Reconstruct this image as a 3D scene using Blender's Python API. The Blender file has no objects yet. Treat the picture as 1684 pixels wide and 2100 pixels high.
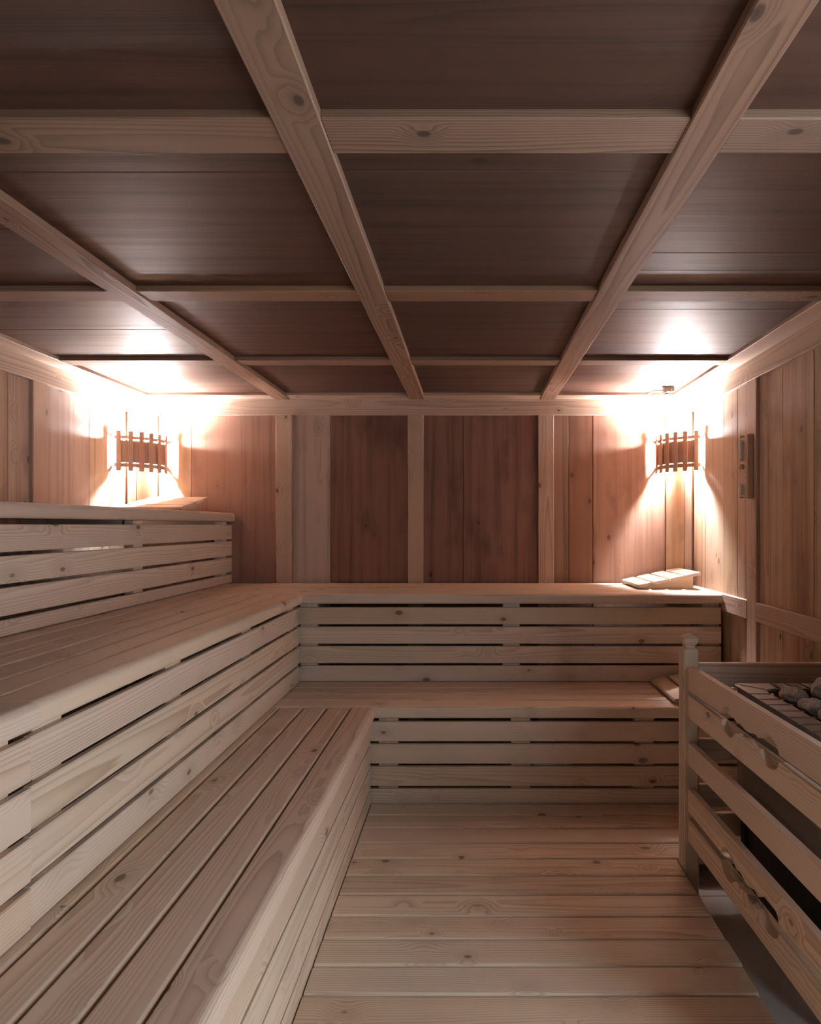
import bpy, bmesh, math, random
from mathutils import Matrix, Vector, noise as mnoise

# ---------------------------------------------------------------- camera, world, exposure
scene = bpy.context.scene
COL = scene.collection
CAM_Z = 1.27
F_PX = 1220.0                      # focal length in pixels of the 1684 x 2100 frame
VPX, VPY = 967.0, 1077.0           # vanishing point of the depth lines
cam_data = bpy.data.cameras.new('camera')
cam_data.sensor_fit = 'HORIZONTAL'
cam_data.sensor_width = 36.0
cam_data.lens = 36.0 * F_PX / 1684.0
cam_data.shift_x = -(VPX - 842.0) / 1684.0
cam_data.shift_y = (VPY - 1050.0) / 1684.0
cam_data.clip_start = 0.02
cam = bpy.data.objects.new('camera', cam_data)
COL.objects.link(cam)
cam.location = (0, 0, CAM_Z)
cam.rotation_euler = (math.radians(90), 0, 0)
scene.camera = cam

world = bpy.data.worlds.new('world')
scene.world = world
world.use_nodes = True
world.node_tree.nodes['Background'].inputs['Color'].default_value = (0.8, 0.85, 1.0, 1)
world.node_tree.nodes['Background'].inputs['Strength'].default_value = 0.05

scene.view_settings.view_transform = 'Standard'
scene.view_settings.look = 'None'
scene.view_settings.gamma = 1.0
scene.view_settings.use_curve_mapping = False
scene.view_settings.exposure = 1.02
scene.cycles.use_denoising = True
scene.cycles.max_bounces = 8
scene.cycles.diffuse_bounces = 6
scene.cycles.glossy_bounces = 4
scene.cycles.use_adaptive_sampling = True
scene.cycles.adaptive_threshold = 0.035
scene.cycles.sample_clamp_indirect = 6.0
scene.cycles.caustics_reflective = False
scene.cycles.caustics_refractive = False

BULB_STRENGTH = 4500.0
BULB_COLOR = (0.98, 0.97, 1.0)

# daylight that comes in through the glass door on the right, behind the camera
day = bpy.data.lights.new('door_daylight', 'AREA')
day.shape = 'RECTANGLE'
day.size, day.size_y = 0.80, 1.70
day.energy = 27.0
day.color = (0.84, 0.92, 1.0)
day_ob = bpy.data.objects.new('door_daylight', day)
COL.objects.link(day_ob)
day_ob.location = (1.62, 0.40, 1.05)
day_ob.rotation_euler = (Vector((-0.7, 1.1, 0.75)) - day_ob.location).to_track_quat('-Z', 'Y').to_euler()

rng = random.Random(7)

# ---------------------------------------------------------------- helpers
WM = {}
MESH = {}


def V(*a):
    return Vector(a)


def frame(center, xax, yax):
    """world matrix with local X = xax (length), local Y = yax (width), Z = normal"""
    x = Vector(xax).normalized()
    y = Vector(yax)
    y = (y - x * y.dot(x)).normalized()
    z = x.cross(y)
    m = Matrix.Identity(4)
    for i in range(3):
        m[i][0], m[i][1], m[i][2], m[i][3] = x[i], y[i], z[i], center[i]
    return m


def link(name, data, M, parent=None):
    o = bpy.data.objects.new(name, data)
    COL.objects.link(o)
    if parent is not None:
        o.parent = parent
        o.matrix_basis = WM[parent.name].inverted() @ M
    else:
        o.matrix_basis = M
    WM[o.name] = M.copy()
    return o


def thing(name, label, cat, loc, group=None):
    o = link(name, None, Matrix.Translation(loc))
    o.empty_display_size = 0.05
    o['label'] = label
    o['category'] = cat
    if group:
        o['group'] = group
    return o


def tag(o, label, cat, group=None):
    o['label'] = label
    o['category'] = cat
    if group:
        o['group'] = group
    return o


def structure(o, label):
    o['kind'] = 'structure'
    o['label'] = label
    return o


def rounded_section(w, t, radii, seg):
    """rounded rectangle in the YZ plane; radii for corners (+y+z, -y+z, -y-z, +y-z)"""
    pts = []
    corners = [(w / 2, t / 2, 0), (-w / 2, t / 2, 90), (-w / 2, -t / 2, 180), (w / 2, -t / 2, 270)]
    for (cy, cz, a0), r in zip(corners, radii):
        sy = 1 if cy > 0 else -1
        sz = 1 if cz > 0 else -1
        r = max(r, 0.0002)
        n = seg if r > 0.004 else 1
        for k in range(n + 1):
            a = math.radians(a0 + 90.0 * k / n)
            pts.append((cy - sy * r + r * math.cos(a), cz - sz * r + r * math.sin(a)))
    return pts


def board_mesh(L, w, t, mat, radii=0.002, seg=3, end=0.0015):
    if not isinstance(radii, tuple):
        radii = (radii,) * 4
    key = ('b', round(L, 4), round(w, 4), round(t, 4), mat.name, radii, seg, end)
    if key in MESH:
        return MESH[key]
    sec = rounded_section(w, t, radii, seg)
    n = len(sec)
    verts, faces = [], []
    for x, s in ((-L / 2, end), (-L / 2 + end, 0), (L / 2 - end, 0), (L / 2, end)):
        for y, z in sec:
            verts.append((x, y * (1 - 2 * s / w), z * (1 - 2 * s / t)))
    for r in range(3):
        for i in range(n):
            j = (i + 1) % n
            faces.append((r * n + i, r * n + j, (r + 1) * n + j, (r + 1) * n + i))
    faces.append(tuple(range(n))[::-1])
    faces.append(tuple(range(3 * n, 4 * n)))
    me = bpy.data.meshes.new('board')
    me.from_pydata(verts, [], [f[::-1] for f in faces])
    me.materials.append(mat)
    bm = bmesh.new()
    bm.from_mesh(me)
    bmesh.ops.recalc_face_normals(bm, faces=bm.faces)
    bm.to_mesh(me)
    bm.free()
    MESH[key] = me
    return me


def board(name, parent, center, xax, yax, L, w, t, mat, radii=0.002, seg=3, end=0.0015):
    return link(name, board_mesh(L, w, t, mat, radii, seg, end), frame(center, xax, yax), parent)


def bx(name, parent, lo, hi, mat, axis=None, radii=0.002, seg=2):
    """board filling the world box lo..hi with its grain along the longest (or given) axis"""
    lo, hi = Vector(lo), Vector(hi)
    d = hi - lo
    ids = sorted(range(3), key=lambda i: -d[i])
    if axis is not None:
        ids = [axis] + [i for i in ids if i != axis]
    e = [Vector((1, 0, 0)), Vector((0, 1, 0)), Vector((0, 0, 1))]
    r = radii if isinstance(radii, tuple) else min(radii, d[ids[2]] * 0.45)
    return board(name, parent, (lo + hi) / 2, e[ids[0]], e[ids[1]], d[ids[0]], d[ids[1]], d[ids[2]], mat, r, seg,
                 min(0.0015, d[ids[2]] * 0.3))


def poly_mesh(name, pts, t, mat):
    """outline in local XY extruded by t along local Z (centred)"""
    bm = bmesh.new()
    a = [bm.verts.new((x, y, -t / 2)) for x, y in pts]
    b = [bm.verts.new((x, y, t / 2)) for x, y in pts]
    n = len(pts)
    f1 = bm.faces.new(a[::-1])
    f2 = bm.faces.new(b)
    for i in range(n):
        j = (i + 1) % n
        bm.faces.new((a[i], a[j], b[j], b[i]))
    bmesh.ops.triangulate(bm, faces=[f1, f2], ngon_method='EAR_CLIP')
    bmesh.ops.recalc_face_normals(bm, faces=bm.faces)
    me = bpy.data.meshes.new(name)
    bm.to_mesh(me)
    bm.free()
    me.materials.append(mat)
    return me


def lathe_mesh(name, prof, mat, n=24, smooth=True, square=None):
    """profile [(r, z)]; square = chamfer ratio for a chamfered-square section instead of a circle"""
    if square is None:
        ring = [(math.cos(2 * math.pi * k / n), math.sin(2 * math.pi * k / n)) for k in range(n)]
    else:
        c = square
        ring = [(1, -1 + c), (1, 1 - c), (1 - c, 1), (-1 + c, 1), (-1, 1 - c), (-1, -1 + c), (-1 + c, -1), (1 - c, -1)]
    m = len(ring)
    verts, faces = [], []
    for r, z in prof:
        verts += [(r * x, r * y, z) for x, y in ring]
    for i in range(len(prof) - 1):
        for k in range(m):
            j = (k + 1) % m
            faces.append((i * m + k, i * m + j, (i + 1) * m + j, (i + 1) * m + k))
    faces.append(tuple(range(m))[::-1])
    faces.append(tuple(range((len(prof) - 1) * m, len(prof) * m)))
    me = bpy.data.meshes.new(name)
    me.from_pydata(verts, [], faces)
    me.materials.append(mat)
    if smooth:
        me.polygons.foreach_set('use_smooth', [True] * len(me.polygons))
        me.set_sharp_from_angle(angle=math.radians(40))
    return me


def tube_mesh(name, pts, r, mat, n=8):
    verts, faces = [], []
    for i, p in enumerate(pts):
        p = Vector(p)
        d = (Vector(pts[min(i + 1, len(pts) - 1)]) - Vector(pts[max(i - 1, 0)])).normalized()
        a = d.orthogonal().normalized()
        b = d.cross(a)
        for k in range(n):
            q = 2 * math.pi * k / n
            verts.append(tuple(p + a * r * math.cos(q) + b * r * math.sin(q)))
    for i in range(len(pts) - 1):
        for k in range(n):
            j = (k + 1) % n
            faces.append((i * n + k, i * n + j, (i + 1) * n + j, (i + 1) * n + k))
    faces.append(tuple(range(n))[::-1])
    faces.append(tuple(range((len(pts) - 1) * n, len(pts) * n)))
    me = bpy.data.meshes.new(name)
    me.from_pydata(verts, [], faces)
    me.materials.append(mat)
    return me


# ---------------------------------------------------------------- materials
def srgb(r, g, b):
    f = lambda c: (c / 255 / 12.92) if c / 255 <= 0.04045 else ((c / 255 + 0.055) / 1.055) ** 2.4
    return (f(r), f(g), f(b), 1)


class NT:
    def __init__(self, mat):
        self.t = mat.node_tree
        self.n = self.t.nodes
        self.l = self.t.links

    def new(self, typ, **kw):
        nd = self.n.new(typ)
        for k, v in kw.items():
            setattr(nd, k, v)
        return nd

    def put(self, sock, v):
        if hasattr(v, 'is_output'):
            self.l.new(v, sock)
        else:
            sock.default_value = v

    def math(self, op, a, b=None, c=None, clamp=False):
        nd = self.new('ShaderNodeMath', operation=op, use_clamp=clamp)
        self.put(nd.inputs[0], a)
        if b is not None:
            self.put(nd.inputs[1], b)
        if c is not None:
            self.put(nd.inputs[2], c)
        return nd.outputs[0]

    def vmath(self, op, a, b=None):
        nd = self.new('ShaderNodeVectorMath', operation=op)
        self.put(nd.inputs[0], a)
        if b is not None:
            self.put(nd.inputs[1], b)
        return nd.outputs['Value'] if op == 'LENGTH' else nd.outputs[0]

    def remap(self, v, a, b, c=0.0, d=1.0, smooth=True):
        nd = self.new('ShaderNodeMapRange', interpolation_type='SMOOTHSTEP' if smooth else 'LINEAR')
        self.put(nd.inputs['Value'], v)
        nd.inputs['From Min'].default_value = a
        nd.inputs['From Max'].default_value = b
        nd.inputs['To Min'].default_value = c
        nd.inputs['To Max'].default_value = d
        return nd.outputs['Result']

    def mix(self, fac, a, b, blend='MIX'):
        nd = self.new('ShaderNodeMix', data_type='RGBA', blend_type=blend)
        self.put(nd.inputs[0], fac)
        self.put(nd.inputs[6], a)
        self.put(nd.inputs[7], b)
        return nd.outputs[2]

    def noise(self, vec, scale=1.0, detail=2.0, rough=0.5, color=False):
        nd = self.new('ShaderNodeTexNoise')
        self.l.new(vec, nd.inputs['Vector'])
        nd.inputs['Scale'].default_value = scale
        nd.inputs['Detail'].default_value = detail
        nd.inputs['Roughness'].default_value = rough
        return nd.outputs['Color'] if color else nd.outputs['Fac']


def wood(name, light, dark, ring=0.45, freq=240.0, knot=0.5, knot_col=(92, 62, 44), var=0.16, blotch=0.15,
         blotch_col=(90, 80, 72), streak=0.15, rough=0.55, spec=0.35, bump=0.12, fibre=0.12, fscale=(9.0, 420.0, 420.0)):
    mat = bpy.data.materials.new(name)
    mat.use_nodes = True
    t = NT(mat)
    bsdf = t.n['Principled BSDF']
    tc = t.new('ShaderNodeTexCoord')
    info = t.new('ShaderNodeObjectInfo')
    wn = t.new('ShaderNodeTexWhiteNoise', noise_dimensions='1D')
    t.l.new(info.outputs['Random'], wn.inputs['W'])
    sep = t.new('ShaderNodeSeparateColor')
    t.l.new(wn.outputs['Color'], sep.inputs[0])
    r1, r2, r3 = sep.outputs
    p = tc.outputs['Object']
    off = t.vmath('MULTIPLY', wn.outputs['Color'], (37.0, 23.0, 31.0))
    # knots: cells stretched a little along the grain
    kp = t.vmath('ADD', t.vmath('MULTIPLY', p, (5.5, 9.0, 5.0)), off)
    vor = t.new('ShaderNodeTexVoronoi', feature='F1', voronoi_dimensions='3D')
    t.l.new(kp, vor.inputs['Vector'])
    vor.inputs['Scale'].default_value = 1.0
    sepk = t.new('ShaderNodeSeparateColor')
    t.l.new(vor.outputs['Color'], sepk.inputs[0])
    show = t.math('GREATER_THAN', sepk.outputs[0], 1.0 - knot)
    size = t.math('MULTIPLY_ADD', sepk.outputs[1], 0.085, 0.04)
    dist = vor.outputs['Distance']
    kd = t.math('DIVIDE', dist, size)
    kmask = t.math('MULTIPLY', t.remap(kd, 1.15, 0.75), show)
    kcore = t.math('MULTIPLY', t.remap(kd, 0.55, 0.2), show)
    kinf = t.math('MULTIPLY', t.remap(kd, 4.5, 0.6), show)
    # growth rings around a pith that runs along the board, bent by slow noise and by the knots
    warp = t.noise(t.vmath('ADD', t.vmath('MULTIPLY', p, (0.75, 2.5, 2.5)), off), 1.0, 1.0, 0.5, True)
    warp = t.vmath('MULTIPLY', t.vmath('SUBTRACT', warp, (0.5, 0.5, 0.5)), (0.0, 0.030, 0.030))
    cmb = t.new('ShaderNodeCombineXYZ')
    t.put(cmb.inputs[1], t.math('MULTIPLY', t.math('SUBTRACT', r2, 0.5), 0.24))
    t.put(cmb.inputs[2], t.math('MULTIPLY_ADD', r3, 0.12, 0.085))
    q = t.vmath('ADD', t.vmath('ADD', t.vmath('MULTIPLY', p, (0.0, 1.0, 1.0)), cmb.outputs[0]), warp)
    d = t.vmath('LENGTH', q)
    d = t.math('ADD', d, t.math('MULTIPLY', kinf, 0.012))
    fine = t.noise(t.vmath('ADD', t.vmath('MULTIPLY', p, (3.0, 60.0, 60.0)), off), 1.0, 0.0)
    d = t.math('ADD', t.math('MULTIPLY', d, freq), t.math('MULTIPLY', fine, 0.5))
    fr = t.math('FRACT', d)
    rg = t.math('MULTIPLY', t.math('POWER', fr, 2.2), t.remap(fr, 1.0, 0.88))
    # modulate the ring contrast over the board
    slow = t.noise(t.vmath('ADD', t.vmath('MULTIPLY', p, (0.9, 9.0, 9.0)), off), 1.0, 1.0)
    rg = t.math('MULTIPLY', rg, t.remap(slow, 0.25, 0.75, 0.45, 1.15))
    fib = t.noise(t.vmath('ADD', t.vmath('MULTIPLY', p, fscale), off), 1.0, 1.0)
    fac = t.math('MULTIPLY', rg, ring)
    fac = t.math('ADD', fac, t.math('MULTIPLY', t.math('SUBTRACT', fib, 0.5), fibre))
    stk = t.noise(t.vmath('ADD', t.vmath('MULTIPLY', p, (0.7, 26.0, 26.0)), off), 1.0, 2.0)
    fac = t.math('ADD', fac, t.math('MULTIPLY', t.math('SUBTRACT', stk, 0.5), streak * 2.0), clamp=True)
    col = t.mix(fac, srgb(*light), srgb(*dark))
    bl = t.noise(t.vmath('ADD', t.vmath('MULTIPLY', p, (2.2, 5.0, 5.0)), off), 1.0, 3.0, 0.6)
    col = t.mix(t.math('MULTIPLY', t.remap(bl, 0.5, 0.78), blotch), col, srgb(*blotch_col))
    kc = t.mix(kcore, srgb(*knot_col), srgb(*[c * 0.62 for c in knot_col]))
    col = t.mix(t.math('MULTIPLY', kmask, 0.7), col, kc)
    col = t.mix(t.math('MULTIPLY', kinf, 0.16), col, srgb(*knot_col))
    hsv = t.new('ShaderNodeHueSaturation')
    t.put(hsv.inputs['Hue'], t.math('MULTIPLY_ADD', t.math('SUBTRACT', r3, 0.5), 0.012, 0.5))
    t.put(hsv.inputs['Saturation'], t.math('MULTIPLY_ADD', t.math('SUBTRACT', r2, 0.5), 0.22, 1.0))
    t.put(hsv.inputs['Value'], t.math('MULTIPLY_ADD', t.math('SUBTRACT', r1, 0.5), var * 2, 1.0))
    t.l.new(col, hsv.inputs['Color'])
    t.l.new(hsv.outputs[0], bsdf.inputs['Base Color'])
    t.put(bsdf.inputs['Roughness'], t.math('ADD', t.math('MULTIPLY', fac, 0.12), rough))
    bsdf.inputs['Specular IOR Level'].default_value = spec
    h = t.math('ADD', t.math('MULTIPLY', stk, 1.2), t.math('MULTIPLY', fib, 0.4))
    bp = t.new('ShaderNodeBump')
    bp.inputs['Strength'].default_value = bump
    bp.inputs['Distance'].default_value = 0.002
    t.l.new(h, bp.inputs['Height'])
    t.l.new(bp.outputs[0], bsdf.inputs['Normal'])
    return mat


def plain(name, col, rough=0.5, metal=0.0, spec=0.5, noise_amt=0.0, noise_scale=(40, 40, 40), emit=None):
    mat = bpy.data.materials.new(name)
    mat.use_nodes = True
    t = NT(mat)
    b = t.n['Principled BSDF']
    c = srgb(*col)
    if noise_amt:
        tc = t.new('ShaderNodeTexCoord')
        nz = t.noise(t.vmath('MULTIPLY', tc.outputs['Object'], noise_scale), 1.0, 4.0, 0.6)
        k = t.remap(nz, 0.3, 0.7, 1.0 - noise_amt, 1.0 + noise_amt, False)
        hsv = t.new('ShaderNodeHueSaturation')
        hsv.inputs['Color'].default_value = c
        t.put(hsv.inputs['Value'], k)
        t.l.new(hsv.outputs[0], b.inputs['Base Color'])
        t.put(b.inputs['Roughness'], t.remap(nz, 0.3, 0.7, rough * 0.85, min(1, rough * 1.15), False))
    else:
        b.inputs['Base Color'].default_value = c
        b.inputs['Roughness'].default_value = rough
    b.inputs['Metallic'].default_value = metal
    b.inputs['Specular IOR Level'].default_value = spec
    if emit:
        b.inputs['Emission Color'].default_value = (*emit[0], 1)
        b.inputs['Emission Strength'].default_value = emit[1]
    return mat


M_BENCH = wood('pale_bench_spruce', (218, 197, 176), (166, 136, 110), ring=0.75, knot=0.75, var=0.07, blotch=0.10,
               blotch_col=(188, 158, 136), streak=0.10, rough=0.5)
M_FLOOR = wood('duckboard_spruce', (220, 201, 178), (164, 137, 110), ring=0.75, knot=0.85, var=0.09, blotch=0.15,
               blotch_col=(160, 128, 104), streak=0.12, rough=0.5)
M_GUARD = wood('guard_rail_pine', (222, 198, 176), (166, 132, 108), ring=0.85, freq=200, knot=0.45, var=0.05,
               blotch=0.05, streak=0.08, rough=0.45)
M_SHADE = wood('lamp_slat_wood', (172, 138, 118), (140, 104, 84), ring=0.3, knot=0.0, var=0.05, blotch=0.0)
M_FRAME = wood('old_frame_larch', (194, 170, 153), (142, 114, 97), ring=0.8, knot=0.55, knot_col=(80, 58, 46),
               var=0.07, blotch=0.2, blotch_col=(160, 120, 96), streak=0.15, rough=0.6)
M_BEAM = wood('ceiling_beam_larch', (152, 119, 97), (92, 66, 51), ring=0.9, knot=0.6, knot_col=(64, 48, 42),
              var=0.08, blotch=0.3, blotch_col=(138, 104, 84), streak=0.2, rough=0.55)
M_TAN = wood('weathered_tan_plank', (188, 160, 136), (108, 82, 64), ring=0.6, knot=0.65, knot_col=(74, 56, 46),
             var=0.09, blotch=0.7, blotch_col=(128, 100, 82), streak=0.85, rough=0.65, bump=0.2, fibre=0.45, fscale=(3.0, 110.0, 110.0))
M_PALE = wood('weathered_pale_plank', (184, 162, 148), (122, 102, 90), ring=0.5, knot=0.65, knot_col=(84, 64, 52),
              var=0.06, blotch=0.75, blotch_col=(118, 96, 84), streak=0.85, rough=0.65, bump=0.2, fibre=0.45, fscale=(3.0, 110.0, 110.0))
M_RED = wood('weathered_red_plank', (150, 118, 101), (82, 60, 50), ring=0.4, knot=0.65, knot_col=(64, 44, 36),
             var=0.07, blotch=0.75, blotch_col=(104, 74, 62), streak=0.85, rough=0.6, bump=0.15, fibre=0.45, fscale=(3.0, 110.0, 110.0))
M_DARK = wood('weathered_dark_plank', (134, 101, 85), (72, 51, 42), ring=0.4, knot=0.65, knot_col=(54, 38, 32),
              var=0.07, blotch=0.75, blotch_col=(84, 62, 52), streak=0.85, rough=0.6, bump=0.15, fibre=0.45, fscale=(3.0, 110.0, 110.0))
M_CEIL = wood('dark_ceiling_board', (88, 63, 51), (43, 31, 26), ring=0.35, knot=0.25, knot_col=(54, 40, 34),
              var=0.10, blotch=0.45, blotch_col=(74, 54, 46), streak=0.75, rough=0.48, spec=0.32, bump=0.35, fibre=0.4, fscale=(2.5, 120.0, 120.0))
M_BACKING = plain('dark_backing', (58, 42, 34), 0.9)
M_TILE = plain('grey_floor_tile', (202, 199, 195), 0.42, 0.0, 0.3, 0.08, (6, 6, 6))
M_GROUT = plain('grey_grout', (88, 84, 80), 0.9)
M_STEEL = plain('brushed_steel', (168, 165, 162), 0.38, 1.0, 0.5, 0.03, (2, 60, 60))
M_BLACK = plain('black_enamel', (26, 24, 24), 0.5)
M_STONE = plain('grey_granite', (176, 170, 164), 0.85, 0.0, 0.3, 0.45, (190, 190, 190))
M_PLASTIC = plain('grey_sensor_metal', (112, 108, 106), 0.4, 0.3)
M_CABLE = plain('grey_cable', (120, 112, 110), 0.6)
M_PRINT = plain('dark_print', (70, 50, 40), 0.7)
M_SAND_GLINT = plain('white_sand_glint', (236, 232, 228), 0.8)
M_SOCKET = plain('white_ceramic', (225, 222, 216), 0.4)
M_BULB = plain('glowing_bulb', (255, 255, 255), 0.4, emit=(BULB_COLOR, BULB_STRENGTH))
M_PANE = bpy.data.materials.new('door_glass')
M_PANE.use_nodes = True
_t = NT(M_PANE)
_o = _t.n['Material Output']
_tr = _t.new('ShaderNodeBsdfTransparent')
_gl = _t.new('ShaderNodeBsdfGlossy')
_gl.inputs['Roughness'].default_value = 0.02
_mx = _t.new('ShaderNodeMixShader')
_mx.inputs[0].default_value = 0.07
_t.l.new(_tr.outputs[0], _mx.inputs[1])
_t.l.new(_gl.outputs[0], _mx.inputs[2])
_t.l.new(_mx.outputs[0], _o.inputs['Surface'])

# ---------------------------------------------------------------- room dimensions (metres)
XL, XR = -2.092, 1.345             # plank faces of the side walls
YB, YF = 3.734, -0.95              # plank faces of the back wall and of the wall behind the camera
ZC = 2.076                         # face of the ceiling boards
ZT = -0.085                        # tiled floor
PROUD = 0.02                       # how far posts, friezes and beams stand off
FRZ = 1.958                        # lower edge of the frieze boards
PT = 0.022                         # plank thickness


def slab(name, lo, hi, mat, label):
    lo, hi = Vector(lo), Vector(hi)
    me = board_mesh(hi.x - lo.x, hi.y - lo.y, hi.z - lo.z, mat, 0.0002, 1, 0.0002)
    return structure(link(name, me, frame((lo + hi) / 2, (1, 0, 0), (0, 1, 0))), label)


B = PT + 0.004
floor = slab('floor', (XL - 0.1, YF - 0.1, ZT - 0.06), (XR + 0.1, YB + 0.1, ZT - 0.010), M_GROUT,
             'grey tiled floor under the wooden duckboard and the heater')
ceiling = slab('ceiling', (XL - 0.1, YF - 0.1, ZC + B), (XR + 0.1, YB + 0.1, ZC + B + 0.05), M_BACKING,
               'dark boarded ceiling divided by pale wooden beams')
wall_back = slab('wall_back', (XL - 0.1, YB + B, ZT - 0.01), (XR + 0.1, YB + B + 0.05, ZC + B), M_BACKING,
                 'back wall of reddish old planks between pale posts')
wall_left = slab('wall_left', (XL - B - 0.05, YF - 0.1, ZT - 0.01), (XL - B, YB + B, ZC + B), M_BACKING,
                 'left wall of tan old planks above the top bench')
DY0, DY1, DZ1 = 0.02, 0.86, 1.90     # door opening in the right wall, behind the camera
wall_right = structure(link('wall_right', None, Matrix.Translation((XR, 1.4, ZT))),
                       'right wall of tan old planks behind the heater')
for lo, hi in (((XR + B, DY1, ZT - 0.01), (XR + B + 0.05, YB + B, ZC + B)), ((XR + B, YF - 0.1, ZT - 0.01), (XR + B + 0.05, DY0, ZC + B)),
               ((XR + B, DY0, DZ1), (XR + B + 0.05, DY1, ZC + B))):
    bx('backing', wall_right, lo, hi, M_BACKING, None, 0.0002, 1)
wall_front = slab('wall_front', (XL - B, YF - B - 0.05, ZT - 0.01), (XR + B, YF - B, ZC + B), M_BACKING,
                  'plank wall on the near side of the sauna')

# floor tiles
ty = 2.172
ys = [ty - 0.6 * k for k in range(-3, 6)]
xs = [0.735 + 0.6 * k for k in range(-5, 2)]
for x0 in xs:
    for y0 in ys:
        a, b = max(x0, XL), min(x0 + 0.597, XR)
        c, d = max(y0 - 0.597, YF), min(y0, YB)
        if b - a > 0.02 and d - c > 0.02:
            bx('tile', floor, (a, c, ZT - 0.010), (b, d, ZT), M_TILE, 0, 0.0012, 1)


def planks(parent, wall, spans, z0, z1, gap=0.0012):
    """vertical planks; spans = [(a, b, material)] along the wall"""
    for a, b, m in spans:
        a2, b2 = a + gap, b - gap
        dz = rng.uniform(-0.0015, 0.0015)
        if wall == 'back':
            bx('plank', parent, (a2, YB + dz, z0), (b2, YB + PT + dz, z1), m, 2, 0.002, 1)
        elif wall == 'front':
            bx('plank', parent, (a2, YF - PT, z0), (b2, YF, z1), m, 2, 0.002, 1)
        elif wall == 'left':
            bx('plank', parent, (XL - PT - dz, a2, z0), (XL - dz, b2, z1), m, 2, 0.002, 1)
        else:
            bx('plank', parent, (XR + dz, a2, z0), (XR + PT + dz, b2, z1), m, 2, 0.002, 1)


# back wall: planks, posts, frieze
POST_X = (-1.175, -0.350, 0.467)
spans = [(XL, -1.757, M_TAN), (-1.757, -1.224, M_RED),
         (-1.127, -0.885, M_PALE), (-0.885, -0.399, M_DARK),
         (-0.302, -0.052, M_DARK), (-0.052, 0.419, M_DARK),
         (0.516, 0.610, M_RED), (0.610, 0.762, M_DARK), (0.762, 1.235, M_RED), (1.235, XR, M_TAN)]
planks(wall_back, 'back', spans, ZT, 2.06)
for x in POST_X:
    bx('post', wall_back, (x - 0.049, YB - PROUD + 0.003, ZT), (x + 0.049, YB + PT, FRZ + 0.01), M_FRAME, 2, 0.003, 1)
bx('frieze_board', wall_back, (XL + PROUD, YB - PROUD, FRZ), (XR - PROUD, YB + 0.01, 2.064), M_FRAME, 0, 0.002, 1)

# left wall
left_posts = [(2.816, 2.916), (1.97, 2.07), (1.12, 1.22), (0.27, 0.37), (-0.58, -0.48)]


def side_spans(posts, marks, mats, y0, y1):
    out = []
    edges = sorted([y0, y1] + [v for p in posts for v in p])
    for a, b in zip(edges[0::2], edges[1::2]):
        cuts = [a] + [m for m in marks if a + 0.03 < m < b - 0.03] + [b]
        k = 0
        while k < len(cuts) - 1:
            if cuts[k + 1] - cuts[k] > 0.34:
                cuts.insert(k + 1, cuts[k] + (cuts[k + 1] - cuts[k]) * rng.uniform(0.4, 0.6))
            else:
                k += 1
        for u, v in zip(cuts, cuts[1:]):
            out.append((u, v, rng.choice(mats)))
    return out


planks(wall_left, 'left', side_spans(left_posts, [2.685, 3.253, 3.443], [M_TAN, M_TAN, M_PALE], YF, YB), ZT, 2.06)
for a, b in left_posts:
    bx('post', wall_left, (XL - PT, a, ZT), (XL + PROUD - 0.003, b, FRZ + 0.01), M_FRAME, 2, 0.003, 1)
bx('frieze_board', wall_left, (XL - 0.01, YF, FRZ), (XL + PROUD, YB - PROUD, 2.064), M_FRAME, 1, 0.002, 1)

# right wall
right_posts = [(2.775, 2.871), (1.93, 2.03), (1.10, 1.20), (DY1, DY1 + 0.09), (DY0 - 0.09, DY0)]
rs = side_spans(right_posts, [2.334, 2.568, 3.005, 3.168, 3.42], [M_TAN], YF, YB)
planks(wall_right, 'right', [q for q in rs if q[0] > DY1 - 0.01 or q[1] < DY0 + 0.01], ZT, 2.06)
planks(wall_right, 'right', [q for q in rs if not (q[0] > DY1 - 0.01 or q[1] < DY0 + 0.01)], DZ1, 2.06)
for a, b in right_posts:
    bx('post', wall_right, (XR - PROUD + 0.003, a, ZT), (XR + PT, b, FRZ + 0.01), M_FRAME, 2, 0.003, 1)
bx('frieze_board', wall_right, (XR - PROUD, YF, FRZ), (XR + 0.01, YB - PROUD, 2.064), M_FRAME, 1, 0.002, 1)
e = [YF] + [v for p in sorted(right_posts) for v in p]
for a, b in zip(e[0::2], e[1::2]):
    if DY0 - 0.01 < a < DY1:
        continue
    bx('dado_rail', wall_right, (XR - PROUD + 0.001, a, 0.818), (XR + 0.01, b, 0.908), M_FRAME, 1, 0.003, 1)
bx('dado_rail', wall_right, (XR - PROUD + 0.001, 2.871, 0.818), (XR + 0.01, YB - 0.16, 0.908), M_FRAME, 1, 0.003, 1)  # carried on unseen behind the bench end, added to block light in the gap

# glass door in the right wall, behind the camera
door = structure(link('door_1', None, Matrix.Translation((XR, (DY0 + DY1) / 2, ZT))), 'frameless glass door in the right wall')
bx('glass_pane', door, (XR + 0.012, DY0 + 0.004, ZT + 0.01), (XR + 0.020, DY1 - 0.004, DZ1 - 0.004), M_PANE, 2, 0.001, 1)
for zz in (0.25, 1.6):
    bx('hinge', door, (XR - 0.002, DY0 + 0.002, zz), (XR + 0.011, DY0 + 0.05, zz + 0.08), M_STEEL, 2, 0.002, 1)
bx('handle', door, (XR - 0.035, DY1 - 0.09, 0.85), (XR - 0.012, DY1 - 0.06, 1.15), M_GUARD, 2, 0.004, 2)
for zz in (0.88, 1.10):
    bx('handle_stem', door, (XR - 0.013, DY1 - 0.085, zz), (XR + 0.012, DY1 - 0.065, zz + 0.02), M_GUARD, 0, 0.002, 1)

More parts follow.
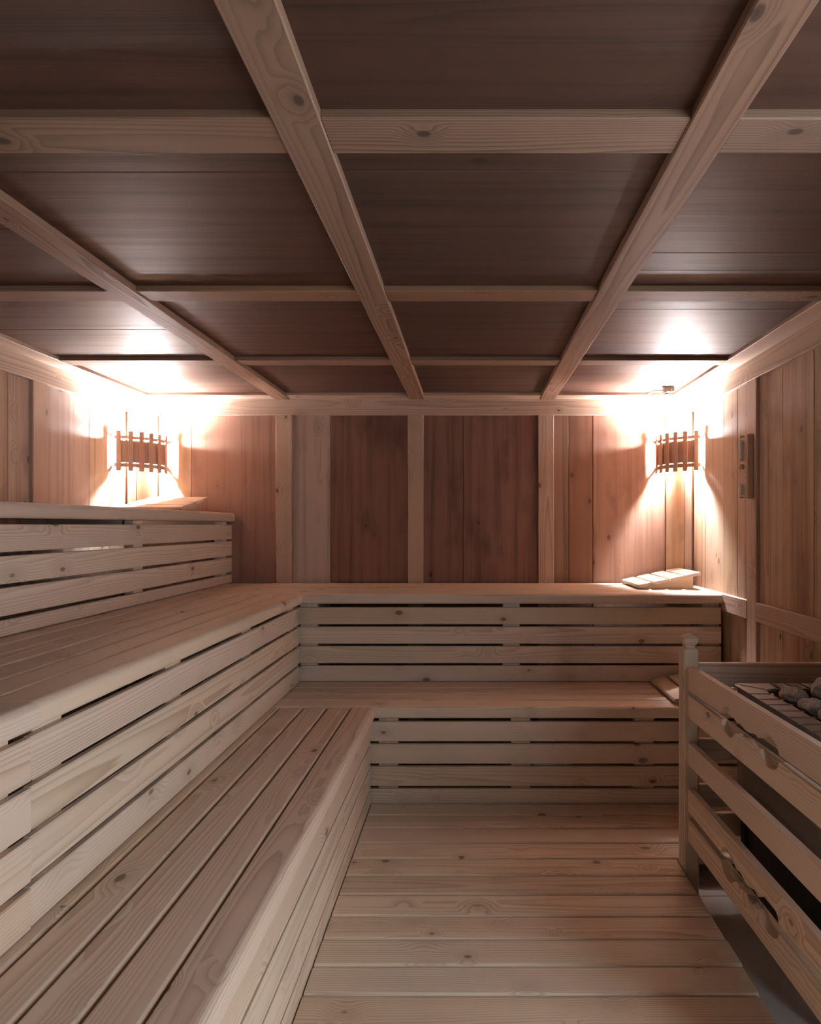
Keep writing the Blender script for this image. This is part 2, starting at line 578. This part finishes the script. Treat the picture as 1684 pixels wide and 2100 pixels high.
# near wall behind the camera
xx = XL
while xx < XR - 0.01:
    w = min(rng.uniform(0.2, 0.3), XR - xx)
    planks(wall_front, 'front', [(xx, xx + w, rng.choice([M_FRAME, M_PALE]))], ZT, 2.06)
    xx += w
bx('frieze_board', wall_front, (XL + PROUD, YF, FRZ), (XR - PROUD, YF + PROUD, 2.064), M_FRAME, 0, 0.002, 1)

# slanted boards that close the two far corners behind the lamps
for s, Xc, tn, tl in ((-1, XL, 'trim_1', 'slanted corner boards behind the left lamp'),
                      (1, XR, 'trim_2', 'slanted corner boards behind the right lamp')):
    A = V(Xc - s * 0.128, YB - 0.004, 0)      # on the back wall
    Bp = V(Xc - s * 0.004, YB - 0.138, 0)     # on the side wall
    u = (Bp - A).normalized()
    L = (Bp - A).length
    zc, hh = (ZT + 2.055) / 2, 2.055 - ZT
    w1 = L * 0.66
    trim = structure(link(tn, None, Matrix.Translation((A + Bp) / 2 + V(0, 0, ZT))), tl)
    c1 = A + u * (0.006 + w1 / 2)
    c2 = A + u * (w1 + 0.009 + (L - w1 - 0.015) / 2)
    board('corner_board', trim, (c1.x, c1.y, zc), (0, 0, 1), u, hh, w1, 0.016, M_TAN, 0.002, 1)
    board('corner_board', trim, (c2.x, c2.y, zc), (0, 0, 1), u, hh, L - w1 - 0.015, 0.016, M_FRAME, 0.002, 1)

# ceiling: beams and boards
BEAM_X = (-1.178, -0.340, 0.474)
BW = 0.095
ZS = ZC - 0.018
RAIL = 0.098
cross = [(2.844, 2.936), (2.003, 2.096), (1.153, 1.263), (0.30, 0.40), (-0.55, -0.45)]
for x in BEAM_X:
    bx('ceiling_beam', ceiling, (x - BW / 2, YF, ZS - 0.004), (x + BW / 2, YB - PROUD - RAIL + 0.1, ZC + 0.01), M_BEAM, 1,
       0.003, 1)
bx('edge_beam', ceiling, (XL, YB - PROUD - RAIL, ZS), (XR, YB, ZC + 0.01), M_FRAME, 0, 0.003, 1)
bx('edge_beam', ceiling, (XL, YF, ZS - 0.001), (XL + PROUD + RAIL, YB - PROUD - RAIL, ZC + 0.01), M_FRAME, 1, 0.003, 1)
bx('edge_beam', ceiling, (XR - PROUD - RAIL, YF, ZS - 0.001), (XR, YB - PROUD - RAIL, ZC + 0.01), M_FRAME, 1, 0.003, 1)
cols = [(XL + PROUD + RAIL, BEAM_X[0] - BW / 2), (BEAM_X[0] + BW / 2, BEAM_X[1] - BW / 2),
        (BEAM_X[1] + BW / 2, BEAM_X[2] - BW / 2), (BEAM_X[2] + BW / 2, XR - PROUD - RAIL)]
rows = [(2.936, YB - PROUD - RAIL), (2.096, 2.844), (1.263, 2.003), (0.40, 1.153), (-0.45, 0.30), (YF, -0.55)]
seams = {(1, 2): [1.358], (2, 2): [1.355], (3, 2): [1.76, 1.88], (2, 1): [2.19], (1, 3): [0.72],
         (2, 3): [0.66], (0, 2): [1.62], (0, 1): [2.45], (3, 1): [2.22]}
for ci, (a, b) in enumerate(cols):
    for y0, y1 in cross:
        bx('ceiling_beam', ceiling, (a, y0, ZS), (b, y1, ZC + 0.01), M_BEAM, 0, 0.003, 1)
    for ri, (y0, y1) in enumerate(rows):
        cut = [y0 - 0.01] + seams.get((ci, ri), []) + [y1 + 0.01]
        for u, v in zip(cut, cut[1:]):
            bx('ceiling_board', ceiling, (a - 0.01, u + 0.0008, ZC), (b + 0.01, v - 0.0008, ZC + PT), M_CEIL, 0, 0.0015, 1)

# ---------------------------------------------------------------- benches
GAP_B = 0.013
RB = 0.090


def bench(name, label, axis, a0, a1, front, T, z0, slats, pitch, battens, splits=None, batten_w=0.09, dfront=0.0,
          group='spruce sauna benches'):
    """axis 'Y': runs along Y with its front facing +X at X = front; axis 'X': runs along X, front facing -Y"""
    if axis == 'Y':
        P = lambda a, d, z: V(front + dfront - d, a, z)
        AX, DX = V(0, 1, 0), V(-1, 0, 0)
    else:
        P = lambda a, d, z: V(a, front - dfront + d, z)
        AX, DX = V(1, 0, 0), V(0, 1, 0)
    mid, L = (a0 + a1) / 2, a1 - a0
    root = thing(name, label, 'bench', P(mid, 0.3, z0), group)
    nw, nt = 0.105, 0.054
    # local Z of frame(AX, DX) may point down; choose radii so the front edges are the round ones
    up = AX.cross(DX).z > 0
    rad = (0.003, 0.022, 0.014, 0.003) if up else (0.003, 0.014, 0.022, 0.003)
    board('nosing', root, P(mid, nw / 2, T - nt / 2), AX, DX, L, nw, nt, M_BENCH, rad, 6)
    for k in range(slats):
        d0 = nw + 0.008 + pitch * k
        w = pitch - 0.009
        cuts = [a0] + (splits or {}).get(k, []) + [a1]
        for u, v in zip(cuts, cuts[1:]):
            board('slat', root, P((u + v) / 2, d0 + w / 2, T - 0.014), AX, DX, v - u - 0.001, w, 0.028, M_BENCH, 0.007, 4)
    zt = T - nt - 0.020
    while zt - z0 > 0.02:
        zb = max(zt - RB, z0 + 0.001)
        board('riser_board', root, P(mid, 0.020 + 0.010, (zt + zb) / 2), AX, (0, 0, 1), L - 0.002, zt - zb, 0.020, M_BENCH,
              0.003, 1)
        zt -= RB + GAP_B
    for b in battens:
        board('batten', root, P(b, 0.041 + 0.022, (T - nt + z0) / 2), (0, 0, 1), AX, T - nt - z0 - 0.002, batten_w, 0.044,
              M_BENCH, 0.002, 1)
        dl = nw + pitch * slats - 0.10
        board('bearer', root, P(b, 0.090 + dl / 2, T - 0.028 - 0.036), DX, (0, 0, 1), dl, 0.070, 0.045, M_BENCH, 0.002, 1)
    return root


NEAR = YF + 0.02
upper = bench('upper_bench', 'highest slatted spruce bench along the left wall under the left lamp', 'Y', NEAR,
              YB - 0.003, -1.482, 1.347, 0.9105, 5, 0.094, [3.66, 2.72, 1.75, 0.8, -0.2], batten_w=0.075)
mid_left = bench('middle_bench', 'middle slatted spruce bench stepped below the top bench on the left', 'Y', 1.222, 3.123,
                 -0.885, 0.909, 0.4415, 5, 0.106, [3.05, 2.45, 1.85, 1.30])
mid_near = bench('middle_bench', 'short end of the middle bench beyond the butt joint at left edge', 'Y', NEAR, 1.2185,
                 -0.885, 0.909, 0.4415, 5, 0.106, [1.14, 0.4, -0.4], dfront=0.004)
mid_back = bench('middle_bench', 'middle slatted spruce bench along the back wall carrying a wedge headrest', 'X', -1.58, 1.3235,
                 3.128, 0.909, 0.4415, 5, 0.0945, [-0.868, 0.212, 1.275])
low_left = bench('lower_bench', 'lowest slatted spruce bench along the left beside the duckboard', 'Y', NEAR, 2.708, -0.440,
                 0.440, ZT + 0.001, 4, 0.108, [2.64, 1.9, 1.1, 0.2], splits={3: [1.30, 2.08]})
low_back = bench('lower_bench', 'lowest slatted spruce bench at the back facing the duckboard', 'X', -1.02, 1.3235, 2.713,
                 0.440, ZT + 0.001, 4, 0.108, [-0.385, 0.228, 0.80, 1.28])

# ---------------------------------------------------------------- duckboard on the tiles
duck = thing('duckboard', 'pale slatted duckboard floor between the benches and the heater', 'floor grating',
             (0.16, 1.6, ZT))
ed = [2.713, 2.608, 2.499, 2.380, 2.268, 2.158, 2.047, 1.934, 1.827, 1.716, 1.609]
while ed[-1] > 0.2:
    ed.append(ed[-1] - 0.109)
for hi, lo in zip(ed, ed[1:]):
    j = rng.uniform(-0.003, 0.003)
    xe = 0.782 + j if lo < 2.262 else 1.315        # behind the guard the boards run on to the wall
    board('slat', duck, ((-0.456 + xe) / 2, (hi + lo) / 2, -0.014), (1, 0, 0), (0, 1, 0), xe + 0.456,
          hi - lo - 0.0050, 0.028, M_FLOOR, 0.008, 4)
bx('joist', duck, (0.95, 2.30, ZT), (1.01, 2.70, -0.0283), M_FLOOR, 1, 0.002, 1)
for x in (-0.33, 0.16, 0.64):
    bx('joist', duck, (x - 0.03, ed[-1] + 0.02, ZT), (x + 0.03, 2.70, -0.0283), M_FLOOR, 1, 0.002, 1)


# ---------------------------------------------------------------- wedge headrests
def headrest(label, low_corner, rise, across):
    """low_corner: bench-level corner; rise: direction of the slope upwards; across: direction of the slats"""
    r, a = Vector(rise).normalized(), Vector(across).normalized()
    o = Vector(low_corner)
    up = V(0, 0, 1)
    Lr, La = 0.37, 0.36
    root = thing('headrest', label, 'headrest', o + r * Lr / 2 + a * La / 2, 'slatted wooden headrests')
    ang = math.radians(12.0)
    z_lo, z_hi = 0.012, 0.012 + 0.30 * math.tan(ang)
    pts = [(0.03, 0.001), (0.33, 0.001), (0.33, z_hi), (0.03, z_lo)]
    for k in (0.055, La - 0.075):
        me = poly_mesh('cheek', pts, 0.022, M_BENCH)
        nrm = r.cross(up)
        m = frame(o + a * (k + 0.011), r, up)
        link('cheek', me, m, root)
    slope = (r * math.cos(ang) + up * math.sin(ang)).normalized()
    nup = (up * math.cos(ang) - r * math.sin(ang)).normalized()
    w = 0.080
    base = o + r * 0.03 + up * z_lo
    for k in range(4):
        c = base + slope * (-0.026 + w / 2 + k * 0.0925) + nup * 0.010 + a * La / 2
        board('slat', root, c, a, slope, La, w, 0.018, M_BENCH, 0.004, 2)
    return root


headrest('wooden wedge headrest on the back bench under the right lamp', (0.930, 3.325, 0.909), (1, 0, 0), (0, 1, 0))
headrest('wooden wedge headrest on the top bench under the left lamp', (-1.995, 3.345, 1.347), (0, 1, 0), (1, 0, 0))
headrest('wooden wedge headrest on the lowest bench behind the turned guard post', (0.935, 2.745, 0.440), (1, 0, 0), (0, 1, 0))


# ---------------------------------------------------------------- corner lamps
def lamp(s, label):
    Xw, Yw = (XL, YB) if s < 0 else (XR, YB)
    A = V(Xw - s * 0.190, Yw - 0.034, 0)          # end by the back wall
    E = V(Xw - s * 0.020, Yw - 0.258, 0)          # end by the side wall
    ch = E - A
    n = V(-s * abs(ch.y), -abs(ch.x), 0).normalized()
    z0, z1 = 1.588, 1.823
    root = thing('corner_lamp', label, 'lamp', V(Xw - s * 0.06, Yw - 0.07, z0), 'slatted sauna corner lamps')

    def pt(t, offs=0.0):
        p = A + ch * t + n * (0.052 * 4 * t * (1 - t))
        tg = (ch + n * (0.052 * 4 * (1 - 2 * t))).normalized()
        nn = V(-tg.y, tg.x, 0)
        if nn.dot(n) < 0:
            nn = -nn
        return p + nn * offs, tg, nn

    def strip(name, za, zb, ta, tb, offs, th, N=18):
        verts, faces = [], []
        o = WM[root.name].translation
        for k in range(N + 1):
            p, tg, nn = pt(ta + (tb - ta) * k / N, offs)
            for q, z in ((p - nn * th / 2, za), (p + nn * th / 2, za), (p + nn * th / 2, zb), (p - nn * th / 2, zb)):
                verts.append((q.x - o.x, q.y - o.y, z - o.z))
        for k in range(N):
            for i in range(4):
                j = (i + 1) % 4
                faces.append((4 * k + i, 4 * k + j, 4 * k + 4 + j, 4 * k + 4 + i))
        faces += [(0, 1, 2, 3), (4 * N + 3, 4 * N + 2, 4 * N + 1, 4 * N)]
        me = bpy.data.meshes.new(name)
        me.from_pydata(verts, [], faces)
        me.materials.append(M_SHADE)
        bm = bmesh.new()
        bm.from_mesh(me)
        bmesh.ops.recalc_face_normals(bm, faces=bm.faces)
        bm.to_mesh(me)
        bm.free()
        return link(name, me, WM[root.name], root)

    for k in range(6):
        p, tg, nn = pt(0.03 + 0.94 * k / 5, 0.007)
        board('slat', root, (p.x, p.y, (z0 + z1) / 2), (0, 0, 1), tg, z1 - z0, 0.026, 0.009, M_SHADE, 0.001, 1)
    strip('band', z1 - 0.046, z1 - 0.028, -0.11, 1.04, -0.002, 0.006)
    strip('band', z0 + 0.024, z0 + 0.046, -0.11, 1.04, -0.002, 0.006)
    strip('shade_panel', z0 + 0.051, z1 - 0.054, 0.02, 0.98, -0.002, 0.004)
    # lamp holder on the slanted corner board, bulb standing on it
    c = V(Xw - s * 0.098, Yw - 0.108, 0)
    cb = V(Xw - s * 0.066, Yw - 0.071, 0)
    sock = link('socket', lathe_mesh('socket', [(0.022, 0.0), (0.027, 0.004), (0.027, 0.034), (0.020, 0.037)], M_SOCKET, 20),
         Matrix.Translation((c.x, c.y, 1.660)), root)
    d = (c - cb).normalized()
    board('mounting_plate', root, (cb.x + d.x * 0.012, cb.y + d.y * 0.012, 1.68), (0, 0, 1), V(-d.y, d.x, 0), 0.10, 0.07, 0.01,
          M_SOCKET, 0.002, 1)
    board('bracket', root, ((c.x + cb.x) / 2, (c.y + cb.y) / 2, 1.655), d, V(-d.y, d.x, 0), 0.05, 0.03, 0.008, M_SOCKET,
          0.001, 1)
    prof = [(0.012, 0.0), (0.014, 0.012), (0.024, 0.034), (0.029, 0.052), (0.028, 0.066), (0.019, 0.080), (0.006, 0.086)]
    link('bulb', lathe_mesh('bulb', prof, M_BULB, 14), Matrix.Translation((c.x, c.y, 1.697)), sock)
    return root


lamp(-1, 'slatted wooden corner lamp glowing above the top bench on the left')
lamp(1, 'slatted wooden corner lamp glowing in the right corner beside the sand timer')

# ---------------------------------------------------------------- sand timer on the right wall post
st = thing('sand_timer', 'wooden sauna sand timer with glass tube on the right wall', 'sand timer', (1.325, 2.83, 1.396))
tx1, tx0 = XR - PROUD + 0.003, 1.299
bx('back_plate', st, (tx0, 2.800, 1.396), (tx1, 2.862, 1.700), M_BENCH, 2, 0.003, 2)
prof = [(0.003, 1.405), (0.009, 1.408), (0.0105, 1.42), (0.0105, 1.52), (0.005, 1.54), (0.0025, 1.548), (0.005, 1.556),
        (0.0105, 1.575), (0.0105, 1.675), (0.009, 1.686), (0.003, 1.689)]
tube = link('glass_tube', lathe_mesh('glass_tube', [(r, z - 1.548) for r, z in prof], M_PANE, 16),
     Matrix.Translation((tx0 - 0.0110, 2.842, 1.548)), st)
link('sand', lathe_mesh('sand', [(0.0092, 0), (0.0092, 0.095), (0.001, 0.102)], M_SAND_GLINT, 14),  # white column in the upper bulb stands in for the reflection on its glass
     Matrix.Translation((tx0 - 0.0110, 2.842, 1.575)), tube)
link('sand', lathe_mesh('sand', [(0.0092, 0), (0.0092, 0.05), (0.001, 0.056)], M_SAND_GLINT, 14),
     Matrix.Translation((tx0 - 0.0110, 2.842, 1.412)), tube)
prof = [(0.005, -0.013), (0.011, -0.009), (0.015, 0.0), (0.011, 0.009), (0.005, 0.013)]
link('collar', lathe_mesh('collar', prof, M_BENCH, 16), Matrix.Translation((tx0 - 0.0110, 2.842, 1.548)), st)
for zz in (1.402, 1.692):
    bx('end_holder', st, (tx0 - 0.020, 2.832, zz - 0.004), (tx0 + 0.001, 2.852, zz + 0.004), M_BENCH, 0, 0.001, 1)
for k, zz in enumerate((1.635, 1.628, 1.612, 1.604, 1.596, 1.585, 1.518, 1.502, 1.497, 1.490, 1.475)):
    ln = 0.004 if k % 3 else 0.008
    bx('scale_mark', st, (tx0 - 0.0006, 2.812, zz), (tx0 + 0.0004, 2.812 + ln, zz + 0.0025), M_PRINT, 1, 0.0001, 1)

# ---------------------------------------------------------------- temperature sensor under the ceiling
sn = thing('temperature_sensor', 'small grey sensor box under the ceiling by the right lamp', 'sensor', (1.15, 3.47, ZC))
pts = [(-0.030, 0.0), (0.026, 0.0), (0.030, -0.006), (0.030, -0.024), (0.024, -0.030), (-0.012, -0.030), (-0.030, -0.040)]
link('housing', poly_mesh('housing', pts, 0.034, M_PLASTIC), frame((1.150, 3.470, ZC), (1, 0, 0), (0, 0, 1)), sn)
link('probe', lathe_mesh('probe', [(0.004, 0), (0.005, 0.004), (0.005, 0.016), (0.002, 0.02)], M_STEEL, 12),
     Matrix.Translation((1.158, 3.452, ZC - 0.036)), sn)
link('cable', tube_mesh('cable', [(0, 0, 0), (-0.02, 0.03, 0.006), (-0.035, 0.07, 0.012), (-0.05, 0.14, 0.012)], 0.004, M_CABLE),
     Matrix.Translation((1.122, 3.475, ZC - 0.018)), sn)

# ---------------------------------------------------------------- guard rail round the heater
guard = thing('heater_guard', 'pine guard rail with carved wavy boards and a turned post around the heater', 'guard rail',
              (0.81, 1.7, ZT))
PX0, PX1 = 0.785, 0.843
PYF, PYB = 2.200, 2.257
hw = 0.029
HT = 0.812 - ZT


def guard_post(x, y):
    prof = [(hw, 0.0), (hw, HT - 0.010), (hw * 0.93, HT - 0.003), (hw * 0.72, HT), (hw * 0.60, HT + 0.004), (hw * 0.64, HT + 0.010),
            (hw * 0.80, HT + 0.014), (hw * 0.98, HT + 0.026), (hw * 0.98, HT + 0.037), (hw * 0.72, HT + 0.044),
            (hw * 0.30, HT + 0.052), (hw * 0.05, HT + 0.055)]
    # grain runs along local X: build with the post's axis on X
    def turned(nm, pr):
        me = lathe_mesh(nm, pr, M_GUARD, smooth=False, square=0.22)
        for v in me.vertices:
            x_, y_, z_ = v.co
            v.co = (z_, y_, -x_)
        return me
    M = frame((x, y, ZT), (0, 0, 1), (0, 1, 0))
    p = link('post', turned('post', prof[:5]), M, guard)
    link('finial', turned('finial', prof[4:]), M, p)
    return p


def cut(u):
    """depth of the carved wave, 0 <= u <= 1 along it, symmetric"""
    v = u if u <= 0.5 else 1 - u
    if v < 0.17:
        k = v / 0.17
        return 0.037 * math.sqrt(max(0.0, 1 - (1 - k) ** 2 * 1.0)) if k < 1 else 0.037
    if v < 0.33:
        k = (v - 0.17) / 0.16
        return 0.006 + 0.031 * (0.5 + 0.5 * math.cos(math.pi * k))
    if v < 0.345:
        return 0.006 + 0.006 * (v - 0.33) / 0.015
    k = (v - 0.345) / 0.155
    return 0.003 + 0.009 * (0.5 + 0.5 * math.cos(math.pi * k))


def rail_outline(L, h, y_from, y_to, side):
    """outline with X = distance from the far end; side 1 carves the top, -1 the bottom, 0 none"""
    c = 0.006

    def edge(sgn, carve):
        pts = [(c, sgn * h / 2)]
        if carve:
            N = 48
            for k in range(N + 1):
                u = k / N
                pts.append((y_from + (y_to - y_from) * u, sgn * (h / 2 - cut(u))))
        pts.append((L - c, sgn * h / 2))
        return pts
    top = edge(1, side == 1)
    bot = edge(-1, side == -1)
    return [(0, -h / 2 + c), (0, h / 2 - c)] + top + [(L, h / 2 - c), (L, -h / 2 + c)] + bot[::-1]


RAILS = [(0.660, 0.749, -1), (0.559, 0.642, 1), (0.385, 0.466, 0), (0.211, 0.296, -1), (0.103, 0.188, 1)]
guard_post((PX0 + PX1) / 2, (PYF + PYB) / 2)
dirv = V(0.0205, -1, 0).normalized()                   # runs towards the camera, opening slightly
LEN = 0.98
far = V(0.8125, PYF + 0.0005, 0)
near_pt = far + dirv * LEN
guard_post(near_pt.x, near_pt.y - hw - 0.001)
for zb, zt, sd in RAILS:
    h = zt - zb
    me = poly_mesh('side_rail', rail_outline(LEN, h, 0.275, 0.625, sd), 0.021, M_GUARD)
    m = frame(far + V(0, 0, (zb + zt) / 2), dirv, (0, 0, 1))
    link('side_rail', me, m, guard)
    yb = (PYF + PYB) / 2
    bx('back_rail', guard, (PX1 + 0.0005, yb - 0.013, zb + 0.006), (XR - PROUD - 0.001, yb + 0.013, zt + 0.006), M_GUARD, 0, 0.004, 2)
    yn = near_pt.y - hw - 0.001
    bx('front_rail', guard, (near_pt.x + hw + 0.0005, yn - 0.013, zb + 0.006), (XR - PROUD - 0.001, yn + 0.013, zt + 0.006), M_GUARD,
       0, 0.004, 2)

# ---------------------------------------------------------------- sauna heater
HX0, HX1, HY0, HY1, HZ = 0.930, 1.300, 1.520, 2.120, 0.705
heater = thing('sauna_heater', 'brushed steel sauna heater with slotted rim behind the guard rail', 'heater',
               ((HX0 + HX1) / 2, (HY0 + HY1) / 2, ZT))
FL = 0.082


def panel(name, lo, hi, mat):
    return bx(name, heater, lo, hi, mat, None, 0.0008, 1)


zb_case = 0.30
panel('side_panel', (HX0 + 0.012, HY0 + 0.012, zb_case), (HX0 + 0.015, HY1 - 0.012, HZ - 0.004), M_STEEL)
panel('side_panel', (HX1 - 0.015, HY0 + 0.012, zb_case), (HX1 - 0.012, HY1 - 0.012, HZ - 0.004), M_STEEL)
panel('end_panel', (HX0 + 0.015, HY0 + 0.012, zb_case), (HX1 - 0.015, HY0 + 0.015, HZ - 0.004), M_STEEL)
panel('end_panel', (HX0 + 0.015, HY1 - 0.015, zb_case), (HX1 - 0.015, HY1 - 0.012, HZ - 0.004), M_STEEL)
panel('base', (HX0 + 0.03, HY0 + 0.03, ZT + 0.05), (HX1 - 0.03, HY1 - 0.03, zb_case + 0.02), M_BLACK)
panel('trim_strip', (HX0 + 0.006, HY0 + 0.006, 0.545), (HX0 + 0.012, HY1 - 0.006, 0.560), M_BLACK)
for x in (HX0 + 0.02, HX1 - 0.05):
    for y in (HY0 + 0.02, HY1 - 0.05):
        panel('leg', (x, y, ZT), (x + 0.03, y + 0.03, zb_case + 0.01), M_BLACK)
# stone basket
panel('stone_tray', (HX0 + FL, HY0 + FL, 0.588), (HX1 - FL, HY1 - FL, 0.600), M_BLACK)
for lo, hi in (((HX0 + FL, HY0 + FL, 0.60), (HX0 + FL + 0.002, HY1 - FL, HZ)), ((HX1 - FL - 0.002, HY0 + FL, 0.60), (HX1 - FL, HY1 - FL, HZ)),
               ((HX0 + FL + 0.002, HY0 + FL, 0.60), (HX1 - FL - 0.002, HY0 + FL + 0.002, HZ)),
               ((HX0 + FL + 0.002, HY1 - FL - 0.002, 0.60), (HX1 - FL - 0.002, HY1 - FL, HZ))):
    panel('basket_wall', lo, hi, M_STEEL)
# rim: dark under-plate and the steel tabs between the slots
panel('rim_underplate', (HX0 + 0.014, HY0 + 0.014, HZ - 0.034), (HX0 + FL - 0.001, HY1 - 0.014, HZ - 0.031), M_BLACK)
panel('rim_underplate', (HX1 - FL + 0.001, HY0 + 0.014, HZ - 0.034), (HX1 - 0.014, HY1 - 0.014, HZ - 0.031), M_BLACK)
panel('rim_underplate', (HX0 + FL, HY1 - FL + 0.001, HZ - 0.034), (HX1 - FL, HY1 - 0.014, HZ - 0.031), M_BLACK)
panel('rim_underplate', (HX0 + FL, HY0 + 0.014, HZ - 0.034), (HX1 - FL, HY0 + FL - 0.001, HZ - 0.031), M_BLACK)


def tab(pts):
    c = Vector((sum(p[0] for p in pts) / len(pts), sum(p[1] for p in pts) / len(pts), HZ))
    me = poly_mesh('rim_tab', [(p[0] - c.x, p[1] - c.y) for p in pts], 0.003, M_STEEL)
    return link('rim_tab', me, Matrix.Translation(c), heater)


g = 0.0055
ycuts = [1.988, 1.925, 1.867, 1.804, 1.744, 1.685, 1.625]
for s, xo, xi in ((1, HX0, HX0 + FL), (-1, HX1, HX1 - FL)):
    yy = [HY1 - FL] + [v for v in ycuts if v < HY1 - FL] + [HY0 + FL]
    for k, (hi, lo) in enumerate(zip(yy, yy[1:])):
        if k == 0:
            tab([(xo, HY1 - 0.006), (xi, HY1 - FL - 0.004), (xi, lo + g), (xo, lo + g)])
        elif k == len(yy) - 2:
            tab([(xo, hi - g), (xi, hi - g), (xi, HY0 + FL + 0.004), (xo, HY0 + 0.006)])
        else:
            tab([(xo, hi - g), (xi, hi - g), (xi, lo + g), (xo, lo + g)])
    tab([(xi - s * 0.012, HY1 - FL - 0.012), (xi - s * 0.0005, HY1 - FL - 0.012), (xi - s * 0.0005, HY0 + FL + 0.012),
         (xi - s * 0.012, HY0 + FL + 0.012)])
for s, yo, yi in ((-1, HY1, HY1 - FL), (1, HY0, HY0 + FL)):
    xc = [HX0 + FL + k * 0.052 for k in range(5)]
    xc = [v for v in xc if v < HX1 - FL] + [HX1 - FL]
    for k, (a, b) in enumerate(zip(xc, xc[1:])):
        if k == 0:
            tab([(HX0 + 0.006, yo), (b - g, yo), (b - g, yi), (a + 0.004, yi)])
        elif k == len(xc) - 2:
            tab([(a + g, yo), (HX1 - 0.006, yo), (b - 0.004, yi), (a + g, yi)])
        else:
            tab([(a + g, yo), (b - g, yo), (b - g, yi), (a + g, yi)])
    tab([(HX0 + FL + 0.012, yi - s * 0.012), (HX1 - FL - 0.012, yi - s * 0.012), (HX1 - FL - 0.012, yi - s * 0.0005),
         (HX0 + FL + 0.012, yi - s * 0.0005)])


# stones lying in the heater
def stone(loc, size, seed, label='rough grey granite stone deep in the heater basket'):
    bm = bmesh.new()
    bmesh.ops.create_icosphere(bm, subdivisions=3, radius=1.0)
    r = random.Random(seed)
    o = Vector((r.uniform(0, 50), r.uniform(0, 50), r.uniform(0, 50)))
    planes = []
    for _ in range(9):
        n = Vector((r.uniform(-1, 1), r.uniform(-1, 1), r.uniform(-1, 1))).normalized()
        planes.append((n, r.uniform(0.72, 0.95)))
    for v in bm.verts:
        p = v.co.copy()
        for n, dd in planes:
            k = p.dot(n) - dd
            if k > 0:
                p -= n * k * 0.9
        p *= 1 + 0.14 * mnoise.noise(p * 1.6 + o) + 0.07 * mnoise.noise(p * 4 + o) + 0.03 * mnoise.noise(p * 11 + o)
        v.co = Vector((p.x * size[0], p.y * size[1], p.z * size[2]))
    zmin = min(v.co.z for v in bm.verts)
    me = bpy.data.meshes.new('heater_stone')
    bm.to_mesh(me)
    bm.free()
    me.materials.append(M_STONE)
    m = Matrix.Translation(Vector(loc) - Vector((0, 0, zmin))) @ Matrix.Rotation(r.uniform(-0.4, 0.4), 4, 'Z')
    ob = link('heater_stone', me, m)
    return tag(ob, label, 'stone', 'granite stones in the heater')


# lower layer on the tray, then the big ones that show above the rim
k = 0
for ix in range(2):
    for iy in range(4):
        stone((HX0 + FL + 0.053 + ix * 0.100, HY0 + FL + 0.056 + iy * 0.108, 0.6002), (0.042, 0.046, 0.036), 11 + k)
        k += 1
stone((1.068, 1.968, 0.676), (0.046, 0.050, 0.030), 41, 'broad grey granite stone at the far left rim corner of the heater')
stone((1.160, 1.955, 0.676), (0.042, 0.048, 0.046), 42, 'tallest grey granite stone in the far right of the heater basket')
stone((1.066, 1.862, 0.676), (0.044, 0.046, 0.026), 43)
stone((1.162, 1.850, 0.676), (0.044, 0.046, 0.030), 44)
stone((1.070, 1.752, 0.676), (0.046, 0.048, 0.032), 45)
stone((1.160, 1.744, 0.676), (0.040, 0.046, 0.028), 46)
